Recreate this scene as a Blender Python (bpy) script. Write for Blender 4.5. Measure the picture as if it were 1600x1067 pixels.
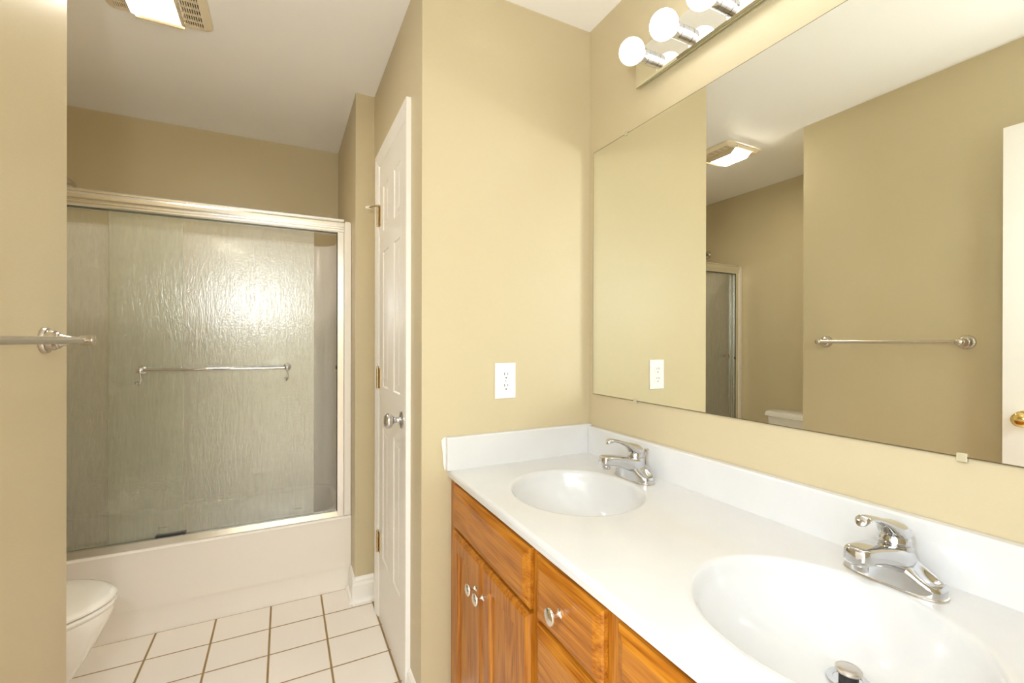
import bpy, bmesh, math, random
from mathutils import Vector, Matrix
R = math.radians
PI = math.pi
for o in list(bpy.data.objects):
    bpy.data.objects.remove(o)
scene = bpy.context.scene
COL = scene.collection

# ------------------------------------------------------------------ camera
F_PX = 703.93
CAM_H = 1.2541
yaw, pitch, roll = R(26.813), R(-.0626), R(.1198)
fw = Vector((math.sin(yaw)*math.cos(pitch), math.cos(yaw)*math.cos(pitch), math.sin(pitch)))
rt = Vector((math.cos(yaw), -math.sin(yaw), 0))
up = rt.cross(fw)
rt2 = rt*math.cos(roll) + up*math.sin(roll)
up2 = up*math.cos(roll) - rt*math.sin(roll)
cd = bpy.data.cameras.new('camera')
cd.sensor_width = 36
cd.lens = F_PX/1600*36
cd.clip_start = .02
cam = bpy.data.objects.new('camera', cd)
COL.objects.link(cam)
m = Matrix((rt2, up2, -fw)).transposed().to_4x4()
m.translation = (0, 0, CAM_H)
cam.matrix_world = m
scene.camera = cam

# ------------------------------------------------------------------ world, lights, exposure
w = bpy.data.worlds.new('daylight')
scene.world = w
w.use_nodes = True
w.node_tree.nodes['Background'].inputs['Color'].default_value = (.83, .915, 1, 1)
w.node_tree.nodes['Background'].inputs['Strength'].default_value = 6.2
vs = scene.view_settings
vs.view_transform = 'Standard'
vs.look = 'None'
vs.gamma = 1
vs.use_curve_mapping = False
vs.exposure = 0.0
cy = scene.cycles
cy.max_bounces = 14
cy.diffuse_bounces = 7
cy.glossy_bounces = 8
cy.transmission_bounces = 10
cy.transparent_max_bounces = 16
cy.sample_clamp_indirect = 0
cy.blur_glossy = 0
cy.use_guiding = True
cy.guiding_training_samples = 24
BULB = (.97, .98, 1)
BULB_STRENGTH = 5.8
FAN_STRENGTH = 96
# the photographer's flash, held just left of the camera
fl = bpy.data.lights.new('camera_flash', 'POINT')
fl.energy = 24
fl.color = (.86, .94, 1)
fl.shadow_soft_size = .035
flo = bpy.data.objects.new('camera_flash', fl)
COL.objects.link(flo)
flo.location = (-.25, .05, 1.59)

# ------------------------------------------------------------------ materials
def nodes(name):
    mt = bpy.data.materials.new(name)
    mt.use_nodes = True
    nt = mt.node_tree
    return mt, nt, nt.nodes['Principled BSDF'], nt.nodes.new, nt.links.new

def srgb(r, g, b):
    f = lambda c: c/12.92 if c <= .04045 else ((c+.055)/1.055)**2.4
    return (f(r/255), f(g/255), f(b/255), 1)

def plain(name, col, rough=.5, metal=0, coat=0, spec=.5, bump=0, bscale=200):
    mt, nt, p, N, L = nodes(name)
    p.inputs['Base Color'].default_value = col
    p.inputs['Roughness'].default_value = rough
    p.inputs['Metallic'].default_value = metal
    p.inputs['Coat Weight'].default_value = coat
    p.inputs['Coat Roughness'].default_value = .05
    p.inputs['Specular IOR Level'].default_value = spec
    if bump:
        tc = N('ShaderNodeTexCoord'); n = N('ShaderNodeTexNoise'); b = N('ShaderNodeBump')
        n.inputs['Scale'].default_value = bscale
        n.inputs['Detail'].default_value = 3
        b.inputs['Strength'].default_value = bump
        b.inputs['Distance'].default_value = .001
        L(tc.outputs['Object'], n.inputs['Vector']); L(n.outputs['Fac'], b.inputs['Height'])
        L(b.outputs['Normal'], p.inputs['Normal'])
    return mt

def wall_mat():
    mt, nt, p, N, L = nodes('tan_wall_paint')
    tc = N('ShaderNodeTexCoord')
    n = N('ShaderNodeTexNoise'); n.inputs['Scale'].default_value = 2.5; n.inputs['Detail'].default_value = 4
    r = N('ShaderNodeMix'); r.data_type = 'RGBA'
    r.inputs['A'].default_value = srgb(193, 179, 146)
    r.inputs['B'].default_value = srgb(197, 183, 150)
    L(tc.outputs['Object'], n.inputs['Vector']); L(n.outputs['Fac'], r.inputs['Factor'])
    L(r.outputs['Result'], p.inputs['Base Color'])
    p.inputs['Roughness'].default_value = .42
    p.inputs['Specular IOR Level'].default_value = .35
    n2 = N('ShaderNodeTexNoise'); n2.inputs['Scale'].default_value = 260; n2.inputs['Detail'].default_value = 3
    b = N('ShaderNodeBump'); b.inputs['Strength'].default_value = .25; b.inputs['Distance'].default_value = .0012
    L(tc.outputs['Object'], n2.inputs['Vector']); L(n2.outputs['Fac'], b.inputs['Height']); L(b.outputs['Normal'], p.inputs['Normal'])
    return mt

def ceiling_mat():
    mt, nt, p, N, L = nodes('white_ceiling_paint')
    p.inputs['Base Color'].default_value = srgb(242, 240, 237)
    p.inputs['Roughness'].default_value = .6
    tc = N('ShaderNodeTexCoord'); sx = N('ShaderNodeSeparateXYZ')
    L(tc.outputs['Object'], sx.inputs[0])
    a = N('ShaderNodeMath'); a.operation = 'SUBTRACT'; a.inputs[1].default_value = 2.262
    c = N('ShaderNodeMath'); c.operation = 'ABSOLUTE'
    d = N('ShaderNodeMapRange'); d.inputs['From Max'].default_value = .008; d.inputs['To Min'].default_value = 1; d.inputs['To Max'].default_value = 0
    L(sx.outputs['Y'], a.inputs[0]); L(a.outputs[0], c.inputs[0]); L(c.outputs[0], d.inputs['Value'])
    n2 = N('ShaderNodeTexNoise'); n2.inputs['Scale'].default_value = 120
    L(tc.outputs['Object'], n2.inputs['Vector'])
    s = N('ShaderNodeMath'); s.operation = 'MULTIPLY_ADD'; s.inputs[1].default_value = .25
    L(n2.outputs['Fac'], s.inputs[0]); L(d.outputs[0], s.inputs[2])
    b = N('ShaderNodeBump'); b.inputs['Strength'].default_value = .3; b.inputs['Distance'].default_value = .001
    L(s.outputs[0], b.inputs['Height']); L(b.outputs['Normal'], p.inputs['Normal'])
    return mt

def tile_mat():
    mt, nt, p, N, L = nodes('white_floor_tile')
    tc = N('ShaderNodeTexCoord'); sx = N('ShaderNodeSeparateXYZ'); L(tc.outputs['Object'], sx.inputs[0])
    def line(out, off, step, hw):
        a = N('ShaderNodeMath'); a.operation = 'SUBTRACT'; a.inputs[1].default_value = off - step*40 - step/2
        L(out, a.inputs[0])
        b = N('ShaderNodeMath'); b.operation = 'MODULO'; b.inputs[1].default_value = step; L(a.outputs[0], b.inputs[0])
        c = N('ShaderNodeMath'); c.operation = 'SUBTRACT'; c.inputs[1].default_value = step/2; L(b.outputs[0], c.inputs[0])
        d = N('ShaderNodeMath'); d.operation = 'ABSOLUTE'; L(c.outputs[0], d.inputs[0])
        e = N('ShaderNodeMapRange'); e.inputs['From Min'].default_value = hw*.75; e.inputs['From Max'].default_value = hw*1.25
        e.inputs['To Min'].default_value = 1; e.inputs['To Max'].default_value = 0
        L(d.outputs[0], e.inputs['Value'])
        return e.outputs[0]
    lx = line(sx.outputs['X'], .1635, .2175, .0040)
    ly = line(sx.outputs['Y'], 2.2235, .1860, .0030)
    mx = N('ShaderNodeMath'); mx.operation = 'MAXIMUM'; L(lx, mx.inputs[0]); L(ly, mx.inputs[1])
    n = N('ShaderNodeTexNoise'); n.inputs['Scale'].default_value = 14; L(tc.outputs['Object'], n.inputs['Vector'])
    g = N('ShaderNodeMix'); g.data_type = 'RGBA'
    g.inputs['A'].default_value = srgb(140, 110, 66); g.inputs['B'].default_value = srgb(166, 140, 98)
    L(n.outputs['Fac'], g.inputs['Factor'])
    r = N('ShaderNodeMix'); r.data_type = 'RGBA'
    r.inputs['A'].default_value = srgb(234, 227, 218)
    L(g.outputs['Result'], r.inputs['B']); L(mx.outputs[0], r.inputs['Factor']); L(r.outputs['Result'], p.inputs['Base Color'])
    q = N('ShaderNodeMapRange'); q.inputs['To Min'].default_value = .22; q.inputs['To Max'].default_value = .8
    L(mx.outputs[0], q.inputs['Value']); L(q.outputs[0], p.inputs['Roughness'])
    iv = N('ShaderNodeMath'); iv.operation = 'MULTIPLY'; iv.inputs[1].default_value = -1; L(mx.outputs[0], iv.inputs[0])
    b = N('ShaderNodeBump'); b.inputs['Strength'].default_value = .6; b.inputs['Distance'].default_value = .0015
    L(iv.outputs[0], b.inputs['Height']); L(b.outputs['Normal'], p.inputs['Normal'])
    return mt

def oak(name, axis, seed=0, dark=1.0):
    """oak with the grain running along world axis 'Y' or 'Z'"""
    mt, nt, p, N, L = nodes(name)
    tc = N('ShaderNodeTexCoord'); mp = N('ShaderNodeMapping')
    sc = {'Z': (13, 13, 1.6), 'Y': (13, 1.6, 13)}[axis]
    mp.inputs['Scale'].default_value = sc
    mp.inputs['Location'].default_value = (seed*3.1, seed*1.7, seed*2.3)
    L(tc.outputs['Object'], mp.inputs['Vector'])
    n1 = N('ShaderNodeTexNoise'); n1.inputs['Scale'].default_value = 1.0; n1.inputs['Detail'].default_value = 2; n1.inputs['Distortion'].default_value = .6
    L(mp.outputs[0], n1.inputs['Vector'])
    ml = N('ShaderNodeMath'); ml.operation = 'MULTIPLY'; ml.inputs[1].default_value = 11; L(n1.outputs['Fac'], ml.inputs[0])
    fr = N('ShaderNodeMath'); fr.operation = 'PINGPONG'; fr.inputs[1].default_value = 1; L(ml.outputs[0], fr.inputs[0])
    mp2 = N('ShaderNodeMapping')
    mp2.inputs['Scale'].default_value = {'Z': (300, 300, 9), 'Y': (300, 9, 300)}[axis]
    L(tc.outputs['Object'], mp2.inputs['Vector'])
    n2 = N('ShaderNodeTexNoise'); n2.inputs['Scale'].default_value = 1; n2.inputs['Detail'].default_value = 3
    L(mp2.outputs[0], n2.inputs['Vector'])
    ad = N('ShaderNodeMath'); ad.operation = 'MULTIPLY_ADD'; ad.inputs[1].default_value = .95
    L(n2.outputs['Fac'], ad.inputs[0])
    ms = N('ShaderNodeMath'); ms.operation = 'MULTIPLY'; ms.inputs[1].default_value = .26; L(fr.outputs[0], ms.inputs[0])
    L(ms.outputs[0], ad.inputs[2])
    cr = N('ShaderNodeValToRGB')
    e = cr.color_ramp.elements
    e[0].position = .22; e[0].color = srgb(104*dark, 52*dark, 6*dark)
    e[1].position = .80; e[1].color = srgb(182*dark, 118*dark, 32*dark)
    k = e.new(.5); k.color = srgb(152*dark, 88*dark, 14*dark)
    L(ad.outputs[0], cr.inputs[0]); L(cr.outputs[0], p.inputs['Base Color'])
    p.inputs['Roughness'].default_value = .33
    p.inputs['Coat Weight'].default_value = .12
    p.inputs['Coat Roughness'].default_value = .12
    p.inputs['Specular IOR Level'].default_value = .4
    b = N('ShaderNodeBump'); b.inputs['Strength'].default_value = .15; b.inputs['Distance'].default_value = .0006
    L(n2.outputs['Fac'], b.inputs['Height']); L(b.outputs['Normal'], p.inputs['Normal'])
    return mt

def marble_mat():
    mt, nt, p, N, L = nodes('cultured_marble')
    tc = N('ShaderNodeTexCoord'); n = N('ShaderNodeTexNoise')
    n.inputs['Scale'].default_value = 4; n.inputs['Detail'].default_value = 6; n.inputs['Distortion'].default_value = 1.5
    L(tc.outputs['Object'], n.inputs['Vector'])
    r = N('ShaderNodeMix'); r.data_type = 'RGBA'
    r.inputs['A'].default_value = srgb(204, 203, 202); r.inputs['B'].default_value = srgb(212, 212, 211)
    L(n.outputs['Fac'], r.inputs['Factor']); L(r.outputs['Result'], p.inputs['Base Color'])
    p.inputs['Roughness'].default_value = .14
    p.inputs['Coat Weight'].default_value = .3
    return mt

def rain_glass():
    """obscure rain glass: partly clear, partly refracting through a streaked surface, with a glossy face"""
    mt = bpy.data.materials.new('rain_glass'); mt.use_nodes = True
    nt = mt.node_tree; nt.nodes.clear(); N = nt.nodes.new; L = nt.links.new
    out = N('ShaderNodeOutputMaterial')
    tc = N('ShaderNodeTexCoord')
    mp = N('ShaderNodeMapping'); mp.inputs['Scale'].default_value = (100, 100, 14)
    L(tc.outputs['Object'], mp.inputs['Vector'])
    n1 = N('ShaderNodeTexNoise'); n1.inputs['Scale'].default_value = 1; n1.inputs['Detail'].default_value = 3; n1.inputs['Distortion'].default_value = .8
    L(mp.outputs[0], n1.inputs['Vector'])
    mp2 = N('ShaderNodeMapping'); mp2.inputs['Scale'].default_value = (170, 170, 120)
    L(tc.outputs['Object'], mp2.inputs['Vector'])
    n2 = N('ShaderNodeTexNoise'); n2.inputs['Scale'].default_value = 1; n2.inputs['Detail'].default_value = 2
    L(mp2.outputs[0], n2.inputs['Vector'])
    ad = N('ShaderNodeMath'); ad.operation = 'MULTIPLY_ADD'; ad.inputs[1].default_value = .9; L(n2.outputs['Fac'], ad.inputs[0]); L(n1.outputs['Fac'], ad.inputs[2])
    b = N('ShaderNodeBump'); b.inputs['Strength'].default_value = .8; b.inputs['Distance'].default_value = .0011
    L(ad.outputs[0], b.inputs['Height'])
    tr = N('ShaderNodeBsdfTransparent'); tr.inputs['Color'].default_value = (.95, .965, .925, 1)
    rf = N('ShaderNodeBsdfRefraction'); rf.inputs['Color'].default_value = (.95, .965, .925, 1)
    rf.inputs['Roughness'].default_value = .16; rf.inputs['IOR'].default_value = 1.12
    L(b.outputs['Normal'], rf.inputs['Normal'])
    tl = N('ShaderNodeBsdfTranslucent'); tl.inputs['Color'].default_value = (.94, .94, .87, 1)
    df = N('ShaderNodeBsdfDiffuse'); df.inputs['Color'].default_value = (.90, .90, .82, 1)
    gl = N('ShaderNodeBsdfGlossy'); gl.inputs['Roughness'].default_value = .19; gl.inputs['Color'].default_value = (1, 1, 1, 1)
    L(b.outputs['Normal'], gl.inputs['Normal'])
    m1 = N('ShaderNodeMixShader'); m1.inputs[0].default_value = .68; L(tr.outputs[0], m1.inputs[1]); L(rf.outputs[0], m1.inputs[2])
    m2 = N('ShaderNodeMixShader'); m2.inputs[0].default_value = .5; L(tl.outputs[0], m2.inputs[1]); L(df.outputs[0], m2.inputs[2])
    m3 = N('ShaderNodeMixShader'); mr = N('ShaderNodeMapRange'); mr.inputs['From Min'].default_value = .35; mr.inputs['From Max'].default_value = .65; mr.inputs['To Min'].default_value = .15; mr.inputs['To Max'].default_value = .28; L(n1.outputs['Fac'], mr.inputs['Value']); L(mr.outputs[0], m3.inputs[0]); L(m1.outputs[0], m3.inputs[1]); L(m2.outputs[0], m3.inputs[2])
    fr = N('ShaderNodeFresnel'); fr.inputs['IOR'].default_value = 2.1
    m4 = N('ShaderNodeMixShader'); L(fr.outputs[0], m4.inputs[0]); L(m3.outputs[0], m4.inputs[1]); L(gl.outputs[0], m4.inputs[2])
    L(m4.outputs[0], out.inputs[0])
    return mt

def clear_glass():
    mt = bpy.data.materials.new('smooth_glass_side'); mt.use_nodes = True
    nt = mt.node_tree; nt.nodes.clear(); N = nt.nodes.new; L = nt.links.new
    out = N('ShaderNodeOutputMaterial'); tr = N('ShaderNodeBsdfTransparent'); tr.inputs['Color'].default_value = (.955, .97, .94, 1)
    gl = N('ShaderNodeBsdfGlossy'); gl.inputs['Roughness'].default_value = .35
    fr = N('ShaderNodeFresnel'); fr.inputs['IOR'].default_value = 1.3
    m = N('ShaderNodeMixShader'); L(fr.outputs[0], m.inputs[0]); L(tr.outputs[0], m.inputs[1]); L(gl.outputs[0], m.inputs[2]); L(m.outputs[0], out.inputs[0])
    return mt

def emit(name, col, strength, base=(.9, .9, .9, 1)):
    mt, nt, p, N, L = nodes(name)
    p.inputs['Base Color'].default_value = base
    p.inputs['Emission Color'].default_value = (*col, 1)
    p.inputs['Emission Strength'].default_value = strength
    p.inputs['Roughness'].default_value = .3
    return mt

M = dict(
    wall=wall_mat(), ceiling=ceiling_mat(), tile=tile_mat(),
    trim=plain('white_trim_paint', srgb(236, 233, 228), .3),
    door=plain('white_door_paint', srgb(232, 228, 222), .32),
    acrylic=plain('almond_white_acrylic', srgb(237, 231, 223), .3, coat=.08),
    china=plain('white_vitreous_china', srgb(238, 234, 226), .1, coat=.5),
    marble=marble_mat(),
    oak_v=oak('golden_oak_vertical', 'Z', 1), oak_h=oak('golden_oak_horizontal', 'Y', 2),
    oak_v2=oak('golden_oak_vertical_panel', 'Z', 5), oak_frame=oak('golden_oak_frame', 'Z', 9),
    chrome=plain('polished_chrome', (.62, .62, .63, 1), .05, 1),
    nickel=plain('brushed_nickel', (.60, .55, .48, 1), .27, 1),
    satin=plain('satin_steel_knob', (.80, .77, .72, 1), .14, 1),
    brass=plain('polished_brass', (.83, .62, .25, 1), .12, 1),
    antique=plain('worn_brass', (.62, .50, .30, 1), .3, 1),
    alu=plain('bright_aluminium', (.88, .87, .85, 1), .22, 1),
    mirror=plain('mirror_silver', (.86, .87, .81, 1), .0, 1),
    mirror2=plain('light_bar_mirror', (.90, .91, .88, 1), .03, 1),
    glassedge=plain('green_glass_edge', srgb(120, 140, 95), .15),
    brownedge=plain('dark_mirror_edge', srgb(96, 82, 52), .4),
    glass=rain_glass(), glass_back=clear_glass(), pane_edge=plain('pale_green_pane_edge', srgb(178, 190, 168), .2),
    black=plain('black_rubber', (.015, .015, .014, 1), .5),
    dark=plain('dark_slot', (.02, .018, .014, 1), .6),
    plastic=plain('white_plastic', srgb(240, 238, 232), .3),
    cream=plain('cream_fan_plastic', srgb(226, 212, 184), .4),
    acry=plain('clear_plastic_clip', srgb(188, 178, 148), .1, coat=.5),
    rubber=plain('white_rubber_tip', srgb(232, 226, 214), .5),
    caulk=plain('white_caulk', srgb(236, 232, 226), .5),
    stoppergrey=plain('satin_stopper_cap', (.62, .57, .52, 1), .3, 1),
    carpet=plain('beige_carpet', srgb(196, 182, 160), .95, bump=.5),
    bulb_on=emit('lit_globe_bulb', BULB, BULB_STRENGTH),
    bulb_dim=emit('dim_globe_bulb', (1, .95, .88), .55),
    lens_end=emit('dim_fan_lens_end', (1, .86, .62), 1.1, srgb(230, 214, 180)),
    lens=emit('lit_fan_lens', (1, .93, .80), FAN_STRENGTH),
)

# ------------------------------------------------------------------ helpers
ORG = {}
def link(name, bm, mat, parent=None, smooth=False, bevel=0, subsurf=0, seg=2, loc=None):
    """bm is in world coordinates (or in the parent's coordinates when the thing is built about 0)"""
    bmesh.ops.recalc_face_normals(bm, faces=bm.faces)
    org = Vector(loc) if loc is not None else (ORG.get(parent.name, Vector()) if parent else Vector())
    bmesh.ops.translate(bm, verts=bm.verts, vec=-org)
    me = bpy.data.meshes.new(name)
    bm.to_mesh(me); bm.free()
    mats = mat if isinstance(mat, (list, tuple)) else [mat]
    for k in mats: me.materials.append(k)
    o = bpy.data.objects.new(name, me)
    COL.objects.link(o)
    if smooth:
        me.shade_smooth()
        if smooth is not True:
            me.set_sharp_from_angle(angle=R(smooth))
    if bevel:
        b = o.modifiers.new('bevel', 'BEVEL'); b.width = bevel; b.segments = seg; b.limit_method = 'ANGLE'; b.angle_limit = R(40)
        b.harden_normals = False
    if subsurf:
        s = o.modifiers.new('sub', 'SUBSURF'); s.levels = subsurf; s.render_levels = subsurf
    if parent:
        o.parent = parent
    else:
        o.location = org
    ORG[o.name] = org
    return o

def thing(name, label, cat, loc=(0, 0, 0), group=None, kind=None, rz=0):
    o = bpy.data.objects.new(name, None)
    o.empty_display_size = .05
    COL.objects.link(o)
    o.location = loc
    o.rotation_euler.z = rz
    if label: o['label'] = label
    if cat: o['category'] = cat
    if group: o['group'] = group
    if kind: o['kind'] = kind
    ORG[o.name] = Vector(loc)
    return o

def tag(o, label, cat, group=None):
    o['label'] = label; o['category'] = cat
    if group: o['group'] = group
    return o

def struct(name, bm, mat, label=None, **k):
    o = link(name, bm, mat, **k)
    o['kind'] = 'structure'
    if label: o['label'] = label
    o['category'] = name.split('_')[0]
    return o

def copy_tree(o, parent=None):
    c = o.copy(); COL.objects.link(c); c.parent = parent
    for ch in list(o.children): copy_tree(ch, c)
    return c

def box(bm, x0, y0, z0, x1, y1, z1, mi=0):
    v = [bm.verts.new((x, y, z)) for z in (z0, z1) for y in (y0, y1) for x in (x0, x1)]
    for q in ((0, 2, 3, 1), (4, 5, 7, 6), (0, 1, 5, 4), (2, 6, 7, 3), (0, 4, 6, 2), (1, 3, 7, 5)):
        f = bm.faces.new([v[i] for i in q]); f.material_index = mi
    return bm

def B(*a):
    bm = bmesh.new(); return box(bm, *a)

def basis(d):
    d = Vector(d).normalized()
    a = Vector((0, 0, 1)) if abs(d.z) < .9 else Vector((1, 0, 0))
    u = d.cross(a).normalized()
    return u, d.cross(u).normalized(), d

def lathe(bm, prof, origin, axis=(0, 0, 1), n=32, mi=0):
    """prof: (radius, height along axis)"""
    u, v, d = basis(axis)
    o = Vector(origin); rings = []
    for r, h in prof:
        if r < 1e-6:
            rings.append([bm.verts.new(o+d*h)])
        else:
            rings.append([bm.verts.new(o+d*h+(u*math.cos(2*PI*i/n)+v*math.sin(2*PI*i/n))*r) for i in range(n)])
    for a, b in zip(rings, rings[1:]):
        for i in range(n):
            j = (i+1) % n
            if len(a) == 1 and len(b) == 1: continue
            if len(a) == 1: f = bm.faces.new((a[0], b[i], b[j]))
            elif len(b) == 1: f = bm.faces.new((a[i], b[0], a[j]))
            else: f = bm.faces.new((a[i], b[i], b[j], a[j]))
            f.material_index = mi
    for e, rg in ((0, rings[0]), (1, rings[-1])):
        if len(rg) > 1:
            f = bm.faces.new(rg); f.material_index = mi
    return bm

def tube(bm, pts, r, n=12, mi=0):
    pts = [Vector(p) for p in pts]
    rr = r if isinstance(r, (list, tuple)) else [r]*len(pts)
    rings = []; pu = None
    for i, p in enumerate(pts):
        d = (pts[min(i+1, len(pts)-1)] - pts[max(i-1, 0)]).normalized()
        if pu is None: u = basis(d)[0]
        else: u = (pu - d*pu.dot(d)).normalized()
        pu = u; v = d.cross(u)
        rings.append([bm.verts.new(p+(u*math.cos(2*PI*k/n)+v*math.sin(2*PI*k/n))*rr[i]) for k in range(n)])
    for a, b in zip(rings, rings[1:]):
        for i in range(n):
            j = (i+1) % n
            bm.faces.new((a[i], b[i], b[j], a[j])).material_index = mi
    bm.faces.new(rings[0]); bm.faces.new(rings[-1])
    return bm

def loft(bm, secs, n=24, p=2.6, mi=0):
    """secs: (centre, right vector half width, up vector half height) closed superellipse sections"""
    rings = []
    for c, a, b in secs:
        c, a, b = Vector(c), Vector(a), Vector(b)
        rg = []
        for k in range(n):
            t = 2*PI*k/n; ct, st = math.cos(t), math.sin(t)
            rg.append(bm.verts.new(c + a*math.copysign(abs(ct)**(2/p), ct) + b*math.copysign(abs(st)**(2/p), st)))
        rings.append(rg)
    for a, b in zip(rings, rings[1:]):
        for i in range(n):
            j = (i+1) % n
            bm.faces.new((a[i], b[i], b[j], a[j])).material_index = mi
    bm.faces.new(rings[0]); bm.faces.new(rings[-1])
    return bm

def rings_mesh(bm, rings, cap0=False, cap1=False, mi=0):
    rg = [[bm.verts.new(p) for p in r] for r in rings]
    n = len(rg[0])
    for a, b in zip(rg, rg[1:]):
        for i in range(n):
            j = (i+1) % n
            bm.faces.new((a[i], b[i], b[j], a[j])).material_index = mi
    if cap0: bm.faces.new(rg[0])
    if cap1: bm.faces.new(rg[-1])
    return bm

def extrude_prof(bm, prof, place, t0, t1, mi=0):
    """prof: closed 2-D outline; place(a, b, t) -> 3-D"""
    A = [bm.verts.new(place(a, b, t0)) for a, b in prof]
    Bv = [bm.verts.new(place(a, b, t1)) for a, b in prof]
    n = len(prof)
    for i in range(n):
        j = (i+1) % n
        bm.faces.new((A[i], A[j], Bv[j], Bv[i])).material_index = mi
    bm.faces.new(A).material_index = mi; bm.faces.new(Bv).material_index = mi
    return bm

def slab(O, ad, bd, nd, W, H, T, panels=(), rings=(), edge=None):
    """panelled board: face spanned by ad (W) x bd (H), front towards nd, thickness T behind; rings = (inset, depth) of every panel"""
    bm = bmesh.new()
    O, ad, bd, nd = Vector(O), Vector(ad), Vector(bd), Vector(nd)
    P = lambda a, b, d=0: O+ad*a+bd*b+nd*d
    e = edge or []
    e0 = e[-1][0] if e else 0
    asn = sorted({e0, W-e0, *[q[0] for q in panels], *[q[2] for q in panels]})
    bsn = sorted({e0, H-e0, *[q[1] for q in panels], *[q[3] for q in panels]})
    vd = {}
    def V(a, b, d=0):
        k = (round(a, 5), round(b, 5), round(d, 5))
        if k not in vd: vd[k] = bm.verts.new(P(a, b, d))
        return vd[k]
    for i in range(len(asn)-1):
        for j in range(len(bsn)-1):
            a0, a1, b0, b1 = asn[i], asn[i+1], bsn[j], bsn[j+1]
            if any(q[0]-1e-6 <= a0 and a1 <= q[2]+1e-6 and q[1]-1e-6 <= b0 and b1 <= q[3]+1e-6 for q in panels): continue
            bm.faces.new((V(a0, b0), V(a1, b0), V(a1, b1), V(a0, b1)))
    for q in panels:
        prev = [V(q[0], q[1]), V(q[2], q[1]), V(q[2], q[3]), V(q[0], q[3])]
        for ins, dep in rings:
            cur = [V(q[0]+ins, q[1]+ins, dep), V(q[2]-ins, q[1]+ins, dep), V(q[2]-ins, q[3]-ins, dep), V(q[0]+ins, q[3]-ins, dep)]
            for k in range(4):
                bm.faces.new((prev[k], prev[(k+1) % 4], cur[(k+1) % 4], cur[k]))
            prev = cur
        bm.faces.new(prev)
    def ring(ins, dep): return [V(ins, ins, dep), V(W-ins, ins, dep), V(W-ins, H-ins, dep), V(ins, H-ins, dep)]
    if e:
        seq = [ring(i, d) for i, d in e]
    else:
        seq = [ring(0, 0)]
    seq = [ring(0, -T)] + seq
    # side strips (outer edges may hold extra vertices on the face; separate quads are fine)
    for a, b in zip(seq, seq[1:]):
        for k in range(4):
            try: bm.faces.new((a[k], a[(k+1) % 4], b[(k+1) % 4], b[k]))
            except ValueError: pass
    bm.faces.new(seq[0])
    return bm

# ------------------------------------------------------------------ dimensions
XM, YO, XO, YC, XT = 1.0459, 1.4121, .391, 2.2631, .3037
YT, YB, XL, YL, XA = 2.3988, 3.0492, -.4825, 1.4975, -1.2077
H = 2.44
YR = -.12

# ------------------------------------------------------------------ structure
struct('floor', B(XA-.1, YR, -.1, XM+.1, YB+.1, 0), M['tile'], 'white square floor tiles with tan grout')
struct('ceiling', B(XA-.1, YR-.12, H, XM+.1, YB+.1, H+.1), M['ceiling'], 'flat white ceiling with a faint drywall seam')
struct('wall_right', B(XM, YR-.12, 0, XM+.1, YO, H), M['wall'], 'tan wall behind the large mirror')
struct('wall_front', B(XO, YO, 0, XM+.1, YC, H), M['wall'], 'tan wall with the electrical outlet and the closet door round its corner')
struct('wall_shower_right', B(XT, YC, 0, XM+.1, YB+.1, H), M['wall'], 'narrow tan wall between tub and closet door')
struct('wall_back', B(XA-.1, YB, 0, XT, YB+.1, H), M['wall'], 'tan wall above the shower surround')
struct('wall_shower_left', B(XA-.1, YL, 0, XA, YB, H), M['wall'], 'tan wall behind the toilet tank')
struct('wall_left', B(XA-.1, YR-.12, 0, XL, YL, H), M['wall'], 'tan wall carrying the towel bar')
bm = bmesh.new()
box(bm, XL, YR-.12, 0, -.44, YR, H); box(bm, .42, YR-.12, 0, XM, YR, H); box(bm, -.44, YR-.12, 2.11, .42, YR, H)
struct('wall_rear', bm, M['wall'], 'wall around the entry doorway behind the camera')
bm = bmesh.new()
for a, b_ in ((-.44-.0, -.425), (.405, .42)): box(bm, a, YR-.12, 0, b_, YR, 2.11)
box(bm, -.425, YR-.12, 2.095, .405, YR, 2.11)
struct('trim_1', bm, M['trim'], 'white jamb lining of the entry doorway')
struct('floor_bedroom', B(-2.5, -3.6, -.1, 2.5, YR, -.002), M['carpet'], 'beige carpet beyond the entry doorway')
struct('wall_bedroom', B(-2.5, -3.7, 0, 2.5, -3.6, H), M['wall'], 'tan wall beyond the entry doorway')

# baseboards with shoe moulding
BB = [(0, 0), (.027, 0), (.027, .008), (.022, .018), (.014, .022), (.014, .085), (.011, .098), (.011, .108), (.006, .118), (0, .122)]
bm = bmesh.new()
extrude_prof(bm, BB, lambda a, b, t: Vector((t, YC-a, b)), XT-.012, XO)
extrude_prof(bm, BB, lambda a, b, t: Vector((XT-a, t, b)), YC-.012, YT-.001)
struct('baseboard_shower_right', bm, M['trim'], 'short white baseboard beside the tub')
bm = bmesh.new()
extrude_prof(bm, BB, lambda a, b, t: Vector((XO-a, t, b)), YO-.02, 1.548)
extrude_prof(bm, BB, lambda a, b, t: Vector((t, YO-a, b)), XO-.02, .486)
struct('baseboard_front', bm, M['trim'], 'white baseboard round the wall corner by the vanity')
bm = bmesh.new()
extrude_prof(bm, BB, lambda a, b, t: Vector((XL+a, t, b)), YR, YL+.014)
struct('baseboard_left', bm, M['trim'])

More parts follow.
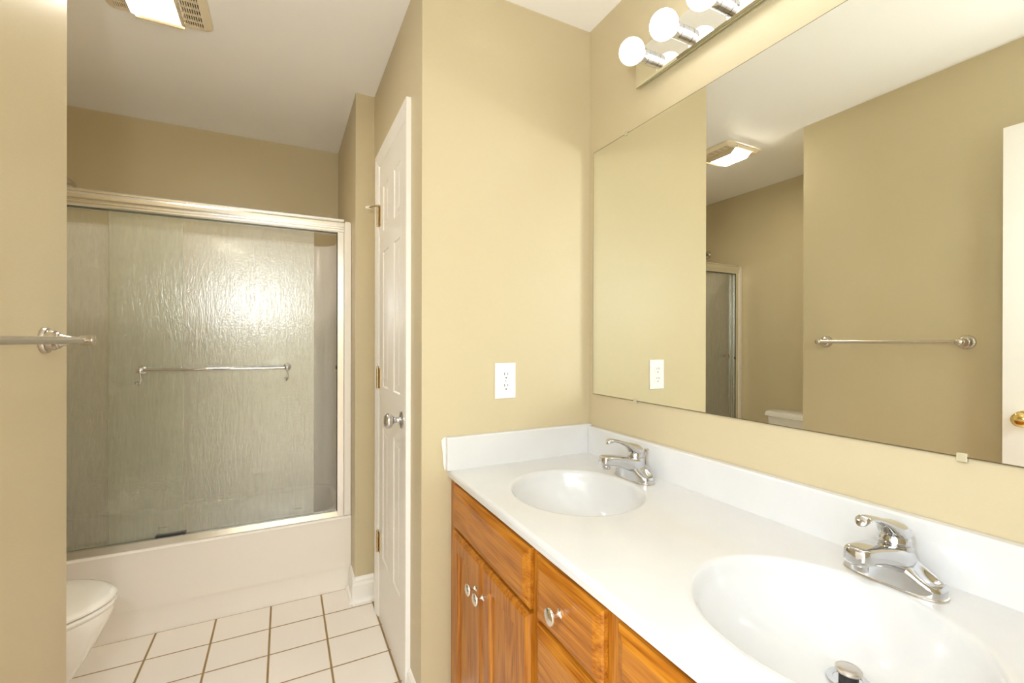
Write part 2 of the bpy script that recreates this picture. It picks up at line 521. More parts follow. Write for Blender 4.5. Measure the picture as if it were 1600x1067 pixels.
# ------------------------------------------------------------------ closet door
CT = .0166
d1 = thing('door_1', 'narrow white six-panel closet door with chrome knob', 'door', (XO, 1.852, 0), kind='structure')
y0, y1 = 1.612, 2.092
ztop = 2.036
cw = .057
prof = [(0, 0), (cw, 0), (cw, CT), (cw*.72, CT), (cw*.62, CT*.86), (cw*.30, CT*.72), (.012, CT*.62), (.004, CT*.45), (0, CT*.2)]
def casing(bm):
    # picture-frame casing with mitred top corners, profile thick at the outer edge
    ya, yb = y0-.004, y1+.004
    def pt(k, a, d):
        # k: 0 bottom right, 1 top right, 2 top left, 3 bottom left
        return Vector((XO-d, (ya-a) if k in (0, 1) else (yb+a), 0 if k in (0, 3) else ztop+.004+a))
    rg = [[pt(k, a, d) for a, d in prof] for k in range(4)]
    n = len(prof)
    vs = [[bm.verts.new(p) for p in r] for r in rg]
    for a, b in zip(vs, vs[1:]):
        for i in range(n):
            j = (i+1) % n
            bm.faces.new((a[i], a[j], b[j], b[i]))
    bm.faces.new(vs[0]); bm.faces.new(vs[-1])
    return bm
link('casing', casing(bmesh.new()), M['trim'], d1)
jm = bmesh.new()
box(jm, XO-.004, y0-.012, 0, XO+.001, y0-.003, ztop+.004); box(jm, XO-.004, y1+.003, 0, XO+.001, y1+.012, ztop+.004)
box(jm, XO-.004, y0-.004, ztop+.003, XO+.001, y1+.004, ztop+.012)
link('jamb', jm, M['trim'], d1)
pn = []
for a0, a1 in ((.075, .188), (.290, .405)):
    for b0, b1 in ((.285, .865), (1.040, 1.632), (1.722, 1.918)):
        pn.append((a0, b0, a1, b1))
lf = slab((XO-.006, y0, .012), (0, 1, 0), (0, 0, 1), (-1, 0, 0), y1-y0, ztop-.012, .004, pn,
          [(.006, -.004), (.014, -.0075), (.02, -.0075), (.036, -.002)])
bmesh.ops.translate(lf, verts=lf.verts, vec=(0, 0, 0))
link('leaf', lf, M['door'], d1)
def knob_profile():
    return [(0.033, 0), (.033, .003), (.030, .006), (.020, .008), (.0135, .011), (.0105, .017), (.0105, .026), (.014, .031),
            (.0225, .036), (.0275, .043), (.0285, .050), (.0265, .057), (.020, .0625), (.010, .0650), (0, .0655)]
link('knob', lathe(bmesh.new(), knob_profile(), (XO-.006, 1.655, .965), (-1, 0, 0), 36), M['chrome'], d1, smooth=35)
for hz in (1.815, 1.085, .345):
    hb = bmesh.new()
    hy = y1+.002
    for k in range(3):
        lathe(hb, [(.0055, 0), (.0055, .029)], (XO-.014, hy, hz-.045+k*.0303), n=14)
    lathe(hb, [(0, .091), (.004, .0915), (.006, .094), (.003, .099), (0, .1)], (XO-.014, hy, hz-.045), n=12)
    box(hb, XO-.0085, hy-.030, hz-.044, XO-.0055, hy, hz+.044)
    h_ = link('hinge', hb, M['antique'], d1, smooth=30)
    if hz > 1.5:
        s_ = bmesh.new()
        tube(s_, [(XO-.014, hy, hz+.050), (XO-.030, hy+.028, hz+.052), (XO-.044, hy+.054, hz+.052)], .0035)
        lathe(s_, [(.0085, 0), (.0085, .006)], (XO-.014, hy, hz+.046), n=14)
        link('hinge_stop', s_, M['antique'], h_, smooth=30)
        s_ = bmesh.new(); tube(s_, [(XO-.042, hy+.051, hz+.052), (XO-.052, hy+.067, hz+.052)], .0075, 14)
        link('rubber_tip', s_, M['rubber'], h_, smooth=30)

# ------------------------------------------------------------------ entry door leaf (seen in the mirror)
XD = -.375
d2 = thing('door_2', 'white entry door standing open against the towel bar wall, brass knob, seen in the mirror', 'door', (XD, .31, 0), kind='structure')
pn = []
for a0, a1 in ((.115, .335), (.43, .65)):
    for b0, b1 in ((.24, .78), (.98, 1.60), (1.70, 1.92)):
        pn.append((a0, b0, a1, b1))
ey0 = YR+.035
link('leaf', slab((XD, ey0, .012), (0, 1, 0), (0, 0, 1), (1, 0, 0), .692-ey0, 2.060, .034, pn,
     [(.008, -.005), (.018, -.009), (.026, -.009), (.05, -.003)]), M['door'], d2)
kp = [(r*.95, h*.93) for r, h in knob_profile()]
link('knob', lathe(bmesh.new(), kp, (XD, .632, .968), (1, 0, 0), 36), M['brass'], d2, smooth=35)
link('knob', lathe(bmesh.new(), kp, (XD-.034, .632, .968), (-1, 0, 0), 36), M['brass'], d2, smooth=35)
link('latch', B(XD-.022, .692, .957, XD-.010, .702, .979), M['antique'], d2)

# ------------------------------------------------------------------ bathtub
tub = thing('bathtub', 'off-white alcove bathtub with a plain apron under the sliding glass doors', 'bathtub', ((XA+XT)/2, 2.72, 0))
ZR = .372
X0, X1 = XA+.001, XT-.001
prof = [(2.409, 0), (2.409, .10), (2.405, .115), (YT+.004, .125), (YT+.002, .33), (YT, .350), (YT-.002, .362), (YT+.003, .370), (YT+.010, ZR), (2.475, ZR), (2.475, .355), (2.42, .35), (2.42, 0)]
link('apron', extrude_prof(bmesh.new(), prof, lambda a, b, t: Vector((t, a, b)), X0, X1), M['acrylic'], tub, smooth=30)
def rrect(cx, cy, hx, hy, r, z, n=8):
    pts = []
    for qx, qy, a0 in ((1, 1, 0), (-1, 1, 90), (-1, -1, 180), (1, -1, 270)):
        for k in range(n+1):
            a = R(a0+90*k/n)
            pts.append(Vector((cx+qx*(hx-r)+r*math.cos(a), cy+qy*(hy-r)+r*math.sin(a), z)))
    return pts
cx, cyy = (X0+X1)/2, (2.475+YB)/2
hx, hy = (X1-X0)/2-.0, (YB-2.475)/2
rg = [rrect(cx, cyy, hx, hy-.001, .002, ZR), rrect(cx, cyy, hx-.055, hy-.045, .11, ZR), rrect(cx, cyy, hx-.065, hy-.055, .11, ZR-.012),
      rrect(cx, cyy, hx-.10, hy-.075, .12, .16), rrect(cx, cyy, hx-.14, hy-.10, .12, .09), rrect(cx, cyy, hx-.25, hy-.17, .1, .075)]
link('basin', rings_mesh(bmesh.new(), rg, cap1=True), M['acrylic'], tub, smooth=40)

# surround: U of panels with big rounded back corners
sur = thing('shower_surround', 'off-white moulded wall surround inside the shower', 'surround', ((XA+XT)/2, YB-.02, ZR))
ZS = 1.838
def upath(off, r):
    xl, xr, yb, yf = XA+off, XT-off, YB-off, 2.475
    pts = [Vector((xr, yf, 0))]
    for k in range(11):
        a = R(90*k/10); pts.append(Vector((xr-r+r*math.cos(a), yb-r+r*math.sin(a), 0)))
    for k in range(11):
        a = R(90+90*k/10); pts.append(Vector((xl+r+r*math.cos(a), yb-r+r*math.sin(a), 0)))
    pts.append(Vector((xl, yf, 0)))
    return pts
bm = bmesh.new()
outer, inner = upath(.002, .004), upath(.028, .12)
seq = []
for off_pts, z in ((outer, ZS), (inner, ZS-.004), (upath(.034, .115), ZS-.02), (upath(.034, .115), ZR+.001)):
    seq.append([bm.verts.new(p+Vector((0, 0, z))) for p in off_pts])
seq[0:0] = [[bm.verts.new(p+Vector((0, 0, ZR+.001))) for p in outer]]
for a, b in zip(seq, seq[1:]):
    for i in range(len(a)-1):
        bm.faces.new((a[i], a[i+1], b[i+1], b[i]))
for s_ in (0, -1):
    bm.faces.new([q[s_] for q in seq])
link('wall_panel', bm, M['acrylic'], sur, smooth=35)
for sx, xa in ((1, XT-.001), (-1, XA+.001)):
    # front flange standing beside the door frame
    xi = xa-sx*.0340
    pr = [(min(xa, xi), 0), (max(xa, xi), 0), (max(xa, xi), 1.843), (max(xa, xi)-.006, 1.853), (min(xa, xi)+.006, 1.853), (min(xa, xi), 1.843)]
    b_ = bmesh.new()
    extrude_prof(b_, [(x_, max(z_, ZR+.001)) for x_, z_ in pr], lambda a, b, t: Vector((a, t, b)), YT+.002, 2.475)
    link('front_flange', b_, M['acrylic'], sur, bevel=.004)

# ------------------------------------------------------------------ sliding shower door
sd = thing('sliding_shower_door', 'bypass shower door of two rain-glass panels in an aluminium frame', 'shower door', ((XA+XT)/2, 2.44, ZR))
JX = XT-.036          # inner face of right flange
JL = XA+.038
yf = YT+.004
hp = [(yf+.002, 1.796), (yf-.001, 1.800), (yf-.001, 1.806), (yf+.001, 1.808), (yf-.002, 1.811), (yf-.002, 1.817), (yf, 1.819), (yf-.003, 1.822),
      (yf-.006, 1.828), (yf-.0065, 1.842), (yf-.003, 1.850), (yf+.001, 1.853), (yf-.002, 1.855), (yf-.002, 1.861), (yf+.001, 1.863), (yf+.004, 1.8665),
      (yf+.062, 1.8665), (yf+.062, 1.796), (yf+.052, 1.796), (yf+.052, 1.85), (yf+.030, 1.85), (yf+.010, 1.85), (yf+.010, 1.796)]
link('header_track', extrude_prof(bmesh.new(), hp, lambda a, b, t: Vector((t, a, b)), JL-.002, JX-.0005), M['alu'], sd)
bp = [(yf+.001, ZR+.0005), (yf, ZR+.004), (yf+.004, ZR+.028), (yf+.010, ZR+.030), (yf+.014, ZR+.030), (yf+.014, ZR+.006), (yf+.050, ZR+.006), (yf+.050, ZR+.022), (yf+.058, ZR+.022), (yf+.060, ZR+.0005)]
link('bottom_track', extrude_prof(bmesh.new(), bp, lambda a, b, t: Vector((t, a, b)), JL+.028, JX-.029), M['alu'], sd)
for xa, sx in ((JX-.0005, -1), (JL, 1)):
    jp = [(0, 0), (.030, 0), (.030, .008), (.022, .010), (.022, .050), (.030, .052), (.030, .060), (0, .060)]
    jb = bmesh.new()
    extrude_prof(jb, jp, lambda a, b, t: Vector((xa+sx*a, yf+.002+b, t)), ZR+.0008, 1.797)
    j_ = link('side_jamb', jb, M['alu'], sd, bevel=.001)
    b_ = bmesh.new(); box(b_, min(xa+sx*.0305, xa+sx*.0335), yf+.003, ZR+.032, max(xa+sx*.0305, xa+sx*.0335), yf+.009, 1.795)
    link('seal', b_, M['black'], j_)
    b_ = bmesh.new(); box(b_, min(xa+sx*.0305, xa+sx*.037), yf+.001, 1.112, max(xa+sx*.0305, xa+sx*.037), yf+.012, 1.128)
    link('bumper', b_, M['black'], j_)
GY = yf+.024
def pane(x0, x1, y):
    bm = B(x0, y, ZR+.018, x1, y+.005, 1.845)
    bm.normal_update()
    bmesh.ops.recalc_face_normals(bm, faces=bm.faces)
    for f in bm.faces:
        f.material_index = 0 if f.normal.y < -.5 else 1 if f.normal.y > .5 else 2
    return link('glass_panel', bm, [M['glass'], M['glass_back'], M['pane_edge']], sd)
g1 = pane(-.652, .131, GY)
g1['label'] = 'outer glass panel with the towel rail'
g2 = pane(JL+.03, -.401, GY+.020)
g2['label'] = 'inner glass panel with a small knob'
# towel rail on the outer panel
RZ, RY = 1.127, GY-.048
for_x = (-.538, .012)
rail = link('towel_rail', tube(bmesh.new(), [(for_x[0], RY, RZ), (for_x[1], RY, RZ)], .0075, 20), M['chrome'], g1, smooth=40)
for k, x_ in enumerate(for_x):
    bm = bmesh.new()
    lathe(bm, [(.016, 0), (.0175, .003), (.016, .007), (.009, .010), (.007, .016), (.007, .036), (.012, .040), (.0135, .047), (.012, .054), (.006, .058), (0, .059)], (x_, GY, RZ), (0, -1, 0), 24)
    link('rail_bracket', bm, M['chrome'], g1, smooth=40)
    bm = bmesh.new()
    tube(bm, [(x_, RY, RZ-.006), (x_+.001, RY, RZ-.022), (x_+.004, RY, RZ-.038), (x_+.002, RY-.003, RZ-.052), (x_-.004, RY-.010, RZ-.060), (x_-.005, RY-.018, RZ-.058), (x_-.005, RY-.022, RZ-.050)],
         [.0032, .003, .0032, .0036, .0042, .0036, .003], 12)
    lathe(bm, [(0, 0), (.007, .001), (.0085, .004), (.005, .007), (0, .008)], (x_-.005, RY-.022, RZ-.052), n=16)
    link('rail_hook', bm, M['chrome'], g1, smooth=40)
bm = bmesh.new()
lathe(bm, [(.013, 0), (.014, .003), (.008, .006), (.007, .012), (.014, .017), (.015, .022), (.010, .026), (0, .027)], (-1.075, GY+.020, 1.135), (0, -1, 0), 24)
link('pull_knob', bm, M['nickel'], g2, smooth=40)
bm = bmesh.new(); box(bm, -.495, yf+.0145, ZR+.020, -.388, yf+.052, ZR+.036)
link('panel_guide', bm, M['black'], sd)
# tiny etched makers' marks low on each pane
for gp, xs, yy in ((g1, .045, GY-.0006), (g2, -.49, GY+.0194)):
    bm = bmesh.new()
    for k in range(5): box(bm, xs+.0042*k*1.6, yy, ZR+.062, xs+.0042*k*1.6+.005, yy+.0004, ZR+.066)
    link('etched_mark', bm, M['glassedge'], gp)

# ------------------------------------------------------------------ shower head
sh = thing('overhead_shower', 'brushed nickel shower head on a bent arm above the sliding doors', 'shower', (XA, 2.73, 2.0))
link('wall_flange', lathe(bmesh.new(), [(.032, 0), (.031, .004), (.024, .010), (.012, .014), (0, .014)], (XA+.001, 2.73, 2.005), (1, 0, 0), 28), M['nickel'], sh, smooth=40)
arm = [(XA+.008, 2.73, 2.005), (XA+.09, 2.73, 2.020), (XA+.17, 2.73, 2.035), (XA+.23, 2.73, 2.035), (XA+.275, 2.73, 2.018), (XA+.295, 2.73, 2.004)]
link('shower_arm', tube(bmesh.new(), arm, .010, 16), M['nickel'], sh, smooth=40)
hd = Vector((.12, 0, -1)).normalized()
link('spray_head', lathe(bmesh.new(), [(.010, 0), (.014, .006), (.014, .014), (.022, .022), (.045, .032), (.058, .044), (.061, .056), (.061, .066), (.058, .072), (.052, .073), (0, .073)], (XA+.292, 2.73, 2.010), hd, 36), M['nickel'], sh, smooth=40)

# ------------------------------------------------------------------ toilet
ty = 1.888
toi = thing('toilet', 'white two-piece toilet beside the tub, half hidden by the left wall', 'toilet', (XA+.36, ty, 0))
def egg(cx, hl, hw, z, n=48, back=.0, tip=None):
    pts = []
    for k in range(n):
        a = 2*PI*k/n
        x = math.cos(a); y = math.sin(a)
        xx = hl*x*(1.06 if x > 0 else .94)
        ww = hw*(1-.10*max(x, 0)**2)
        pts.append(Vector((cx+xx, ty+ww*y, z)))
    return pts
lidc, lidl, lidw = -.735, .232, .182
sec = [(-.790, .155, .105, .001), (-.790, .152, .102, .05), (-.80, .16, .105, .12), (-.79, .185, .120, .19), (-.77, .205, .145, .26), (-.752, .218, .166, .32), (-.742, .226, .176, .36), (-.738, .229, .180, .385), (-.738, .229, .180, .398), (-.738, .222, .172, .402)]
link('bowl', rings_mesh(bmesh.new(), [egg(*s_) for s_ in sec], True, True), M['china'], toi, smooth=45)
link('seat', rings_mesh(bmesh.new(), [egg(lidc, lidl-.008, lidw-.006, .403), egg(lidc, lidl, lidw, .406), egg(lidc, lidl+.002, lidw+.002, .412), egg(lidc, lidl-.002, lidw-.002, .4185)], True, True), M['china'], toi, smooth=45)
link('lid', rings_mesh(bmesh.new(), [egg(lidc, lidl-.006, lidw-.006, .4215), egg(lidc, lidl, lidw, .424), egg(lidc, lidl+.001, lidw+.001, .430), egg(lidc, lidl-.004, lidw-.004, .436), egg(lidc, lidl-.018, lidw-.016, .4395), egg(lidc, lidl-.08, lidw-.07, .4415)], True, True), M['china'], toi, smooth=45)
tcy = 1.852
def trr(x0, x1, hw, r, z): return rrect((x0+x1)/2, tcy, (x1-x0)/2, hw, r, z, 6)
link('tank', rings_mesh(bmesh.new(), [trr(XA+.03, XA+.175, .185, .02, .403), trr(XA+.02, XA+.185, .195, .02, .43), trr(XA+.018, XA+.200, .206, .02, .722)], True, True), M['china'], toi, smooth=45)
link('tank_lid', rings_mesh(bmesh.new(), [trr(XA+.012, XA+.207, .212, .018, .7225), trr(XA+.006, XA+.216, .220, .02, .728), trr(XA+.006, XA+.216, .220, .02, .742), trr(XA+.012, XA+.210, .213, .02, .758), trr(XA+.02, XA+.20, .203, .02, .762)], True, True), M['china'], toi, smooth=35)
bm = bmesh.new(); lathe(bm, [(.012, 0), (.012, .008), (0, .010)], (XA+.199, tcy-.15, .68), (1, 0, 0), 16)
tube(bm, [(XA+.210, tcy-.15, .68), (XA+.213, tcy-.10, .672)], .005)
link('flush_lever', bm, M['chrome'], toi, smooth=40)

# ------------------------------------------------------------------ left wall towel bar
def towel_bar():
    ya, yb, z, xe = 1.3765, .8276, 1.2535, XL+.072
    t = thing('towel_bar', 'brushed nickel towel bar on the left wall', 'towel bar', (XL, (ya+yb)/2, z))
    link('bar', tube(bmesh.new(), [(xe, ya-.006, z), (xe, yb+.006, z)], .0078, 24), M['nickel'], t, smooth=40)
    for y in (ya, yb):
        pr = [(.0300, .0005), (.0305, .004), (.0285, .009), (.0235, .010), (.0235, .014), (.0225, .020), (.0185, .024), (.0195, .026), (.0185, .0285), (.0150, .030), (.0118, .038), (.0092, .048), (.0105, .050), (.0105, .052), (.0085, .054), (.0085, .060), (.0100, .062), (.0100, .0635)]
        link('wall_post', lathe(bmesh.new(), pr, (XL, y, z), (1, 0, 0), 36), M['nickel'], t, smooth=35)
        link('end_cap', lathe(bmesh.new(), [(.0085, .060), (.0118, .0645), (.0118, .082), (.0125, .083), (.0125, .0855), (.0105, .088), (.006, .0895), (0, .090)], (XL, y, z), (1, 0, 0), 28), M['nickel'], t, smooth=35)
    return t
towel_bar()

# ------------------------------------------------------------------ electrical outlet
oc = Vector((.687, YO, 1.1156))
ou = thing('electrical_outlet', 'white duplex electrical outlet on the tan wall above the side splash', 'outlet', oc)
bm = bmesh.new()
w2, h2 = .0398, .0617
rr = lambda i, y: [Vector((oc.x+sx*(w2-i), y, oc.z+sz*(h2-i))) for sx, sz in ((-1, -1), (1, -1), (1, 1), (-1, 1))]
rings_mesh(bm, [rr(0, YO-.0005), rr(0, YO-.003), rr(.004, YO-.006)], True, True)
link('cover_plate', bm, M['plastic'], ou, bevel=.0008)
for dz in (.0196, -.0196):
    bm = bmesh.new()
    pts = []
    for k in range(40):
        a = 2*PI*k/40
        x = .0172*math.cos(a)*1.0; z = .0172*math.sin(a)
        z = max(-.0138, min(.0138, z))
        pts.append((x, z))
    A = [[Vector((oc.x+x*s_, y, oc.z+dz+z*s_)) for x, z in pts] for s_, y in ((1.04, YO-.0061), (1.0, YO-.0085), (.95, YO-.0088))]
    rings_mesh(bm, A, True, True)
    rc = link('receptacle', bm, M['plastic'], ou)
    bm = bmesh.new()
    box(bm, oc.x-.0078, YO-.0094, oc.z+dz+.0005, oc.x-.0056, YO-.0087, oc.z+dz+.0095)
    box(bm, oc.x+.0054, YO-.0094, oc.z+dz+.0015, oc.x+.0072, YO-.0087, oc.z+dz+.0085)
    lathe(bm, [(.0026, 0), (.0026, .0006)], (oc.x-.0002, YO-.0088, oc.z+dz-.0085), (0, -1, 0), 12)
    link('slot', bm, M['dark'], rc)
link('screw', lathe(bmesh.new(), [(.0030, 0), (.0028, .0008), (0, .0012)], (oc.x, YO-.0060, oc.z), (0, -1, 0), 16), M['satin'], ou, smooth=30)

# ------------------------------------------------------------------ wall mirror
MY0, MY1, MZ0, MZ1 = -.06, 1.380, 1.0555, 1.9625
mi = thing('wall_mirror', 'large frameless mirror on the wall above the double vanity', 'mirror', (XM, (MY0+MY1)/2, MZ0))
bm = bmesh.new()
mx0, mx1 = XM-.0065, XM-.0012
q = lambda i, x: [Vector((x, y, z)) for y, z in ((MY0+i, MZ0+i), (MY1-i, MZ0+i), (MY1-i, MZ1-i), (MY0+i, MZ1-i))]
rings_mesh(bm, [q(0, mx1), q(0, mx0+.0008), q(.0022, mx0)], True, True)
for f in bm.faces:
    f.material_index = 0 if all(v.co.x < mx0+1e-5 for v in f.verts) else 1
link('mirror_pane', bm, [M['mirror'], M['brownedge']], mi)
for y, z, s_ in ((1.1958, MZ1, 1), (1.1489, MZ0, -1), (.3414, MZ0, -1), (.30, MZ1, 1)):
    bm = bmesh.new()
    ov = .008
    box(bm, mx0-.003, y-.007, min(z+s_*.007, z-s_*ov), mx0-.0003, y+.007, max(z+s_*.007, z-s_*ov))
    box(bm, mx0-.0005, y-.007, min(z+s_*.0006, z+s_*.007), XM-.0006, y+.007, max(z+s_*.0006, z+s_*.007))
    c_ = link('mirror_clip', bm, M['acry'], mi, bevel=.0012)

# ------------------------------------------------------------------ vanity light bar
LX = 1.016
BY0, BSP, NB, BZ = 1.058, .1295, 8, 2.133
LY1 = 1.1265; LY0 = BY0-BSP*(NB-1)-(LY1-BY0)
vl = thing('vanity_light_bar', 'mirrored bar light with round globe bulbs on the wall above the mirror', 'light', (XM, (LY0+LY1)/2, BZ))
link('back_box', B(LX+.006, LY0+.012, BZ-.046, XM-.0005, LY1-.012, BZ+.046), M['alu'], vl)
def bevel_plate():
    bm = bmesh.new()
    q = lambda i, x: [Vector((x, y, z)) for y, z in ((LY0+i, BZ-.0585+i), (LY1-i, BZ-.0585+i), (LY1-i, BZ+.0585-i), (LY0+i, BZ+.0585-i))]
    rings_mesh(bm, [q(0, LX+.0055), q(0, LX+.0025), q(.007, LX)], True, True)
    for f in bm.faces:
        f.material_index = 0 if f.normal.x < -.5 or f.calc_center_median().x < LX+.002 else 1
    return bm
link('mirror_plate', bevel_plate(), [M['mirror2'], M['glassedge']], vl)
sk = None
for k in range(NB):
    y = BY0-BSP*k
    if k == 0:
        sk = link('lamp_socket', lathe(bmesh.new(), [(.0205, 0), (.0205, .0195), (.0190, .0200), (.0190, .0215), (.0205, .022), (.0205, .0400), (.0190, .0410), (0, .0410)], (LX-.0003, y, BZ), (-1, 0, 0), 36), M['chrome'], vl, smooth=30)
        pts = [(0, .0815+.038-.0005)] + [(.0385*math.sin(PI*i/22), .0765+.0385*math.cos(PI*i/22)) for i in range(1, 19)] + [(.0165, .0425), (.0150, .0412)]
        pts = pts[1:]
        pts = [(0, .115)] + pts
        b1 = lathe(bmesh.new(), pts, (LX, y, BZ), (-1, 0, 0), 40)
        blb = link('globe_bulb', b1, M['bulb_on'], vl, smooth=60)
        blb2 = blb
    else:
        c = sk.copy(); COL.objects.link(c); c.parent = vl; c.location = sk.location + Vector((0, y-BY0, 0))
        c = blb.copy(); COL.objects.link(c); c.parent = vl; c.location = blb.location + Vector((0, y-BY0, 0))
me2 = blb.data.copy(); me2.materials[0] = M['bulb_dim']; blb.data = me2
blb['label'] = 'dimmer white globe bulb at the end by the wall corner'

# ------------------------------------------------------------------ ceiling exhaust fan with light
FX0, FX1, FY0, FY1 = -.556, -.242, 1.79, 2.06
fan = thing('ceiling_fan_light', 'cream ceiling exhaust fan grille with a lit warm light lens', 'ceiling light', ((FX0+FX1)/2, (FY0+FY1)/2, H))
LXa, LXb = -.478, -.330
bm = bmesh.new()
q = lambda i, z: rrect((FX0+FX1)/2, (FY0+FY1)/2, (FX1-FX0)/2-i, (FY1-FY0)/2-i, .022-i*.5, z, 5)
rings_mesh(bm, [q(0, H-.001), q(0, H-.008), q(.006, H-.014), q(.026, H-.021), q(.028, H-.015)])
link('housing', bm, M['cream'], fan, smooth=25)
link('recess', B(FX0+.02, FY0+.02, H-.012, FX1-.02, FY1-.02, H-.006), M['dark'], fan)
for xa, xb in ((FX0+.026, LXa+.001), (LXb-.001, FX1-.026)):
    bm = bmesh.new()
    n = 9
    for k in range(n+1):
        x = xa+(xb-xa)*k/n
        box(bm, x-.0016, FY0+.026, H-.021, x+.0016, FY1-.026, H-.015)
    for k in range(7):
        y = FY0+.026+(FY1-FY0-.052)*k/6
        box(bm, xa, y-.0035 - (.004 if k in (0, 6) else 0), H-.0205, xb, y+.0035 + (.004 if k in (0, 6) else 0), H-.0155)
    link('grille', bm, M['cream'], fan)
ends = []
bm = bmesh.new()
lens = [(FY0+.010, H-.018), (FY0+.050, H-.050), (FY1-.072, H-.050), (FY1-.010, H-.021)]
extrude_prof(bm, lens, lambda a, b, t: Vector((t, a, b)), LXa+.004, LXb-.004)
bm.normal_update()
for f in bm.faces:
    c_ = f.calc_center_median()
    f.material_index = 1 if c_.y > FY1-.072 and c_.z < H-.0185 and abs(f.normal.x) < .5 else 0
link('light_lens', bm, [M['lens'], M['lens_end']], fan)
bm = bmesh.new()
ck = [(a, b-.001) for a, b in lens]
for x_ in (LXa, LXb-.0035):
    bm = bmesh.new()
    extrude_prof(bm, ck, lambda a, b, t: Vector((t, a, b)), x_, x_+.0035)
    link('lens_cheek', bm, M['cream'], fan)
bm = bmesh.new()
for y0_, y1_, s_ in ((FY0+.001, FY0+.012, 1), (FY1-.012, FY1-.001, -1)):
    box(bm, LXa, y0_, H-.028, LXb, y1_, H-.012)
for x_ in (LXa, LXb-.003):
    box(bm, x_, FY0+.008, H-.024, x_+.003, FY1-.008, H-.014)
link('lens_frame', bm, M['cream'], fan, bevel=.003)

# ------------------------------------------------------------------ vanity
VX = .4907                    # face-frame plane
VY0, VY1 = YR+.004, YO-.0015
ZC0, ZC1 = .8085, .833
va = thing('vanity_cabinet', 'golden oak double vanity cabinet with panelled doors and drawers', 'cabinet', ((VX+XM)/2, (VY0+VY1)/2, 0))
bm = bmesh.new()
for a_ in (VY0, .614, .832, VY1-.016): box(bm, VX+.019, a_, .10, XM-.003, a_+.016, ZC0-.001)
box(bm, VX+.019, VY0+.0165, .10, XM-.003, .6135, .118); box(bm, VX+.019, .6305, .10, XM-.003, .8315, .118); box(bm, VX+.019, .8485, .10, XM-.003, VY1-.0165, .118)
box(bm, XM-.008, VY0+.0165, .119, XM-.003, .6135, ZC0-.12); box(bm, XM-.008, .8485, .119, XM-.003, VY1-.0165, ZC0-.12)
link('body', bm, M['oak_v'], va)
link('toe_kick', B(VX+.075, VY0, .0005, XM-.003, VY1, .0995), M['oak_h'], va)
# columns: (y_lo, y_hi) of the openings
cols = dict(d1=(1.116, 1.356), d2=(.858, 1.112), dr=(.603, .829), d3=(.318, .572), d4=(.062, .314))
bm = bmesh.new()
for a, b_ in ((1.348, VY1), (.822, .866), (.566, .610), (VY0, .07)):
    box(bm, VX, a, .10, VX+.0185, b_, ZC0-.001)
for a, b_ in ((.866, 1.348), (.610, .822), (.07, .566)):
    box(bm, VX+.0004, a, .775, VX+.018, b_, ZC0-.001); box(bm, VX+.0004, a, .10, VX+.018, b_, .135); box(bm, VX+.0004, a, .645, VX+.018, b_, .680)
box(bm, VX+.0004, .610, .37, VX+.018, .822, .41)
link('face_frame', bm, M['oak_frame'], va, bevel=.001)
FT = .019
xf = VX-FT
edge = [(0, -.009), (.004, -.006), (.020, 0)]
def front(name, ya, yb, za, zb, mat, panels=None, rings=None, ed=edge, parent=va):
    # front faces -x; a runs along -y so that the winding is regular
    bm = slab((xf, yb, za), (0, -1, 0), (0, 0, 1), (-1, 0, 0), yb-ya, zb-za, FT-.0008, panels or [], rings or [], ed)
    return link(name, bm, mat, parent)
def cab_knob(parent, y, z):
    bm = lathe(bmesh.new(), [(.0085, 0), (.0088, .002), (.0065, .0035), (.0048, .006), (.0042, .012), (.0055, .0165), (.0115, .019), (.0160, .0215), (.0168, .0245), (.0155, .0275), (.0105, .0298), (.005, .0306), (0, .0308)], (xf, y, z), (-1, 0, 0), 32)
    return link('knob', bm, M['satin'], parent, smooth=40)
def cab_door(ya, yb, za, zb, ky):
    W, Hh = yb-ya, zb-za
    s_ = .052
    d = front('door', ya, yb, za, zb, M['oak_v'], [(s_, s_, W-s_, Hh-s_)], [(.003, -.002), (.006, -.0075), (.011, -.0085)], [(0, -.009), (.003, -.005), (.012, 0)])
    p_ = slab((xf+.0082, yb-s_-.009, za+s_+.009), (0, -1, 0), (0, 0, 1), (-1, 0, 0), W-2*s_-.018, Hh-2*s_-.018, .003)
    link('door_panel', p_, M['oak_v2'], d)
    cab_knob(d, ky, .576)
    return d
ff = front('false_drawer_front', .860, 1.356, .667, .801, M['oak_h'])
ff = front('false_drawer_front', .066, .569, .667, .801, M['oak_h'])
cab_door(1.1165, 1.356, .118, .658, 1.148)
cab_door(.858, 1.1135, .118, .658, 1.096)
cab_door(.318, .569, .118, .658, .350)
cab_door(.066, .315, .118, .658, .283)
for za, zb in ((.667, .801), (.396, .658), (.118, .387)):
    dd = front('drawer', .606, .829, za, zb, M['oak_h'])
    cab_knob(dd, .7255, (za+zb)/2)

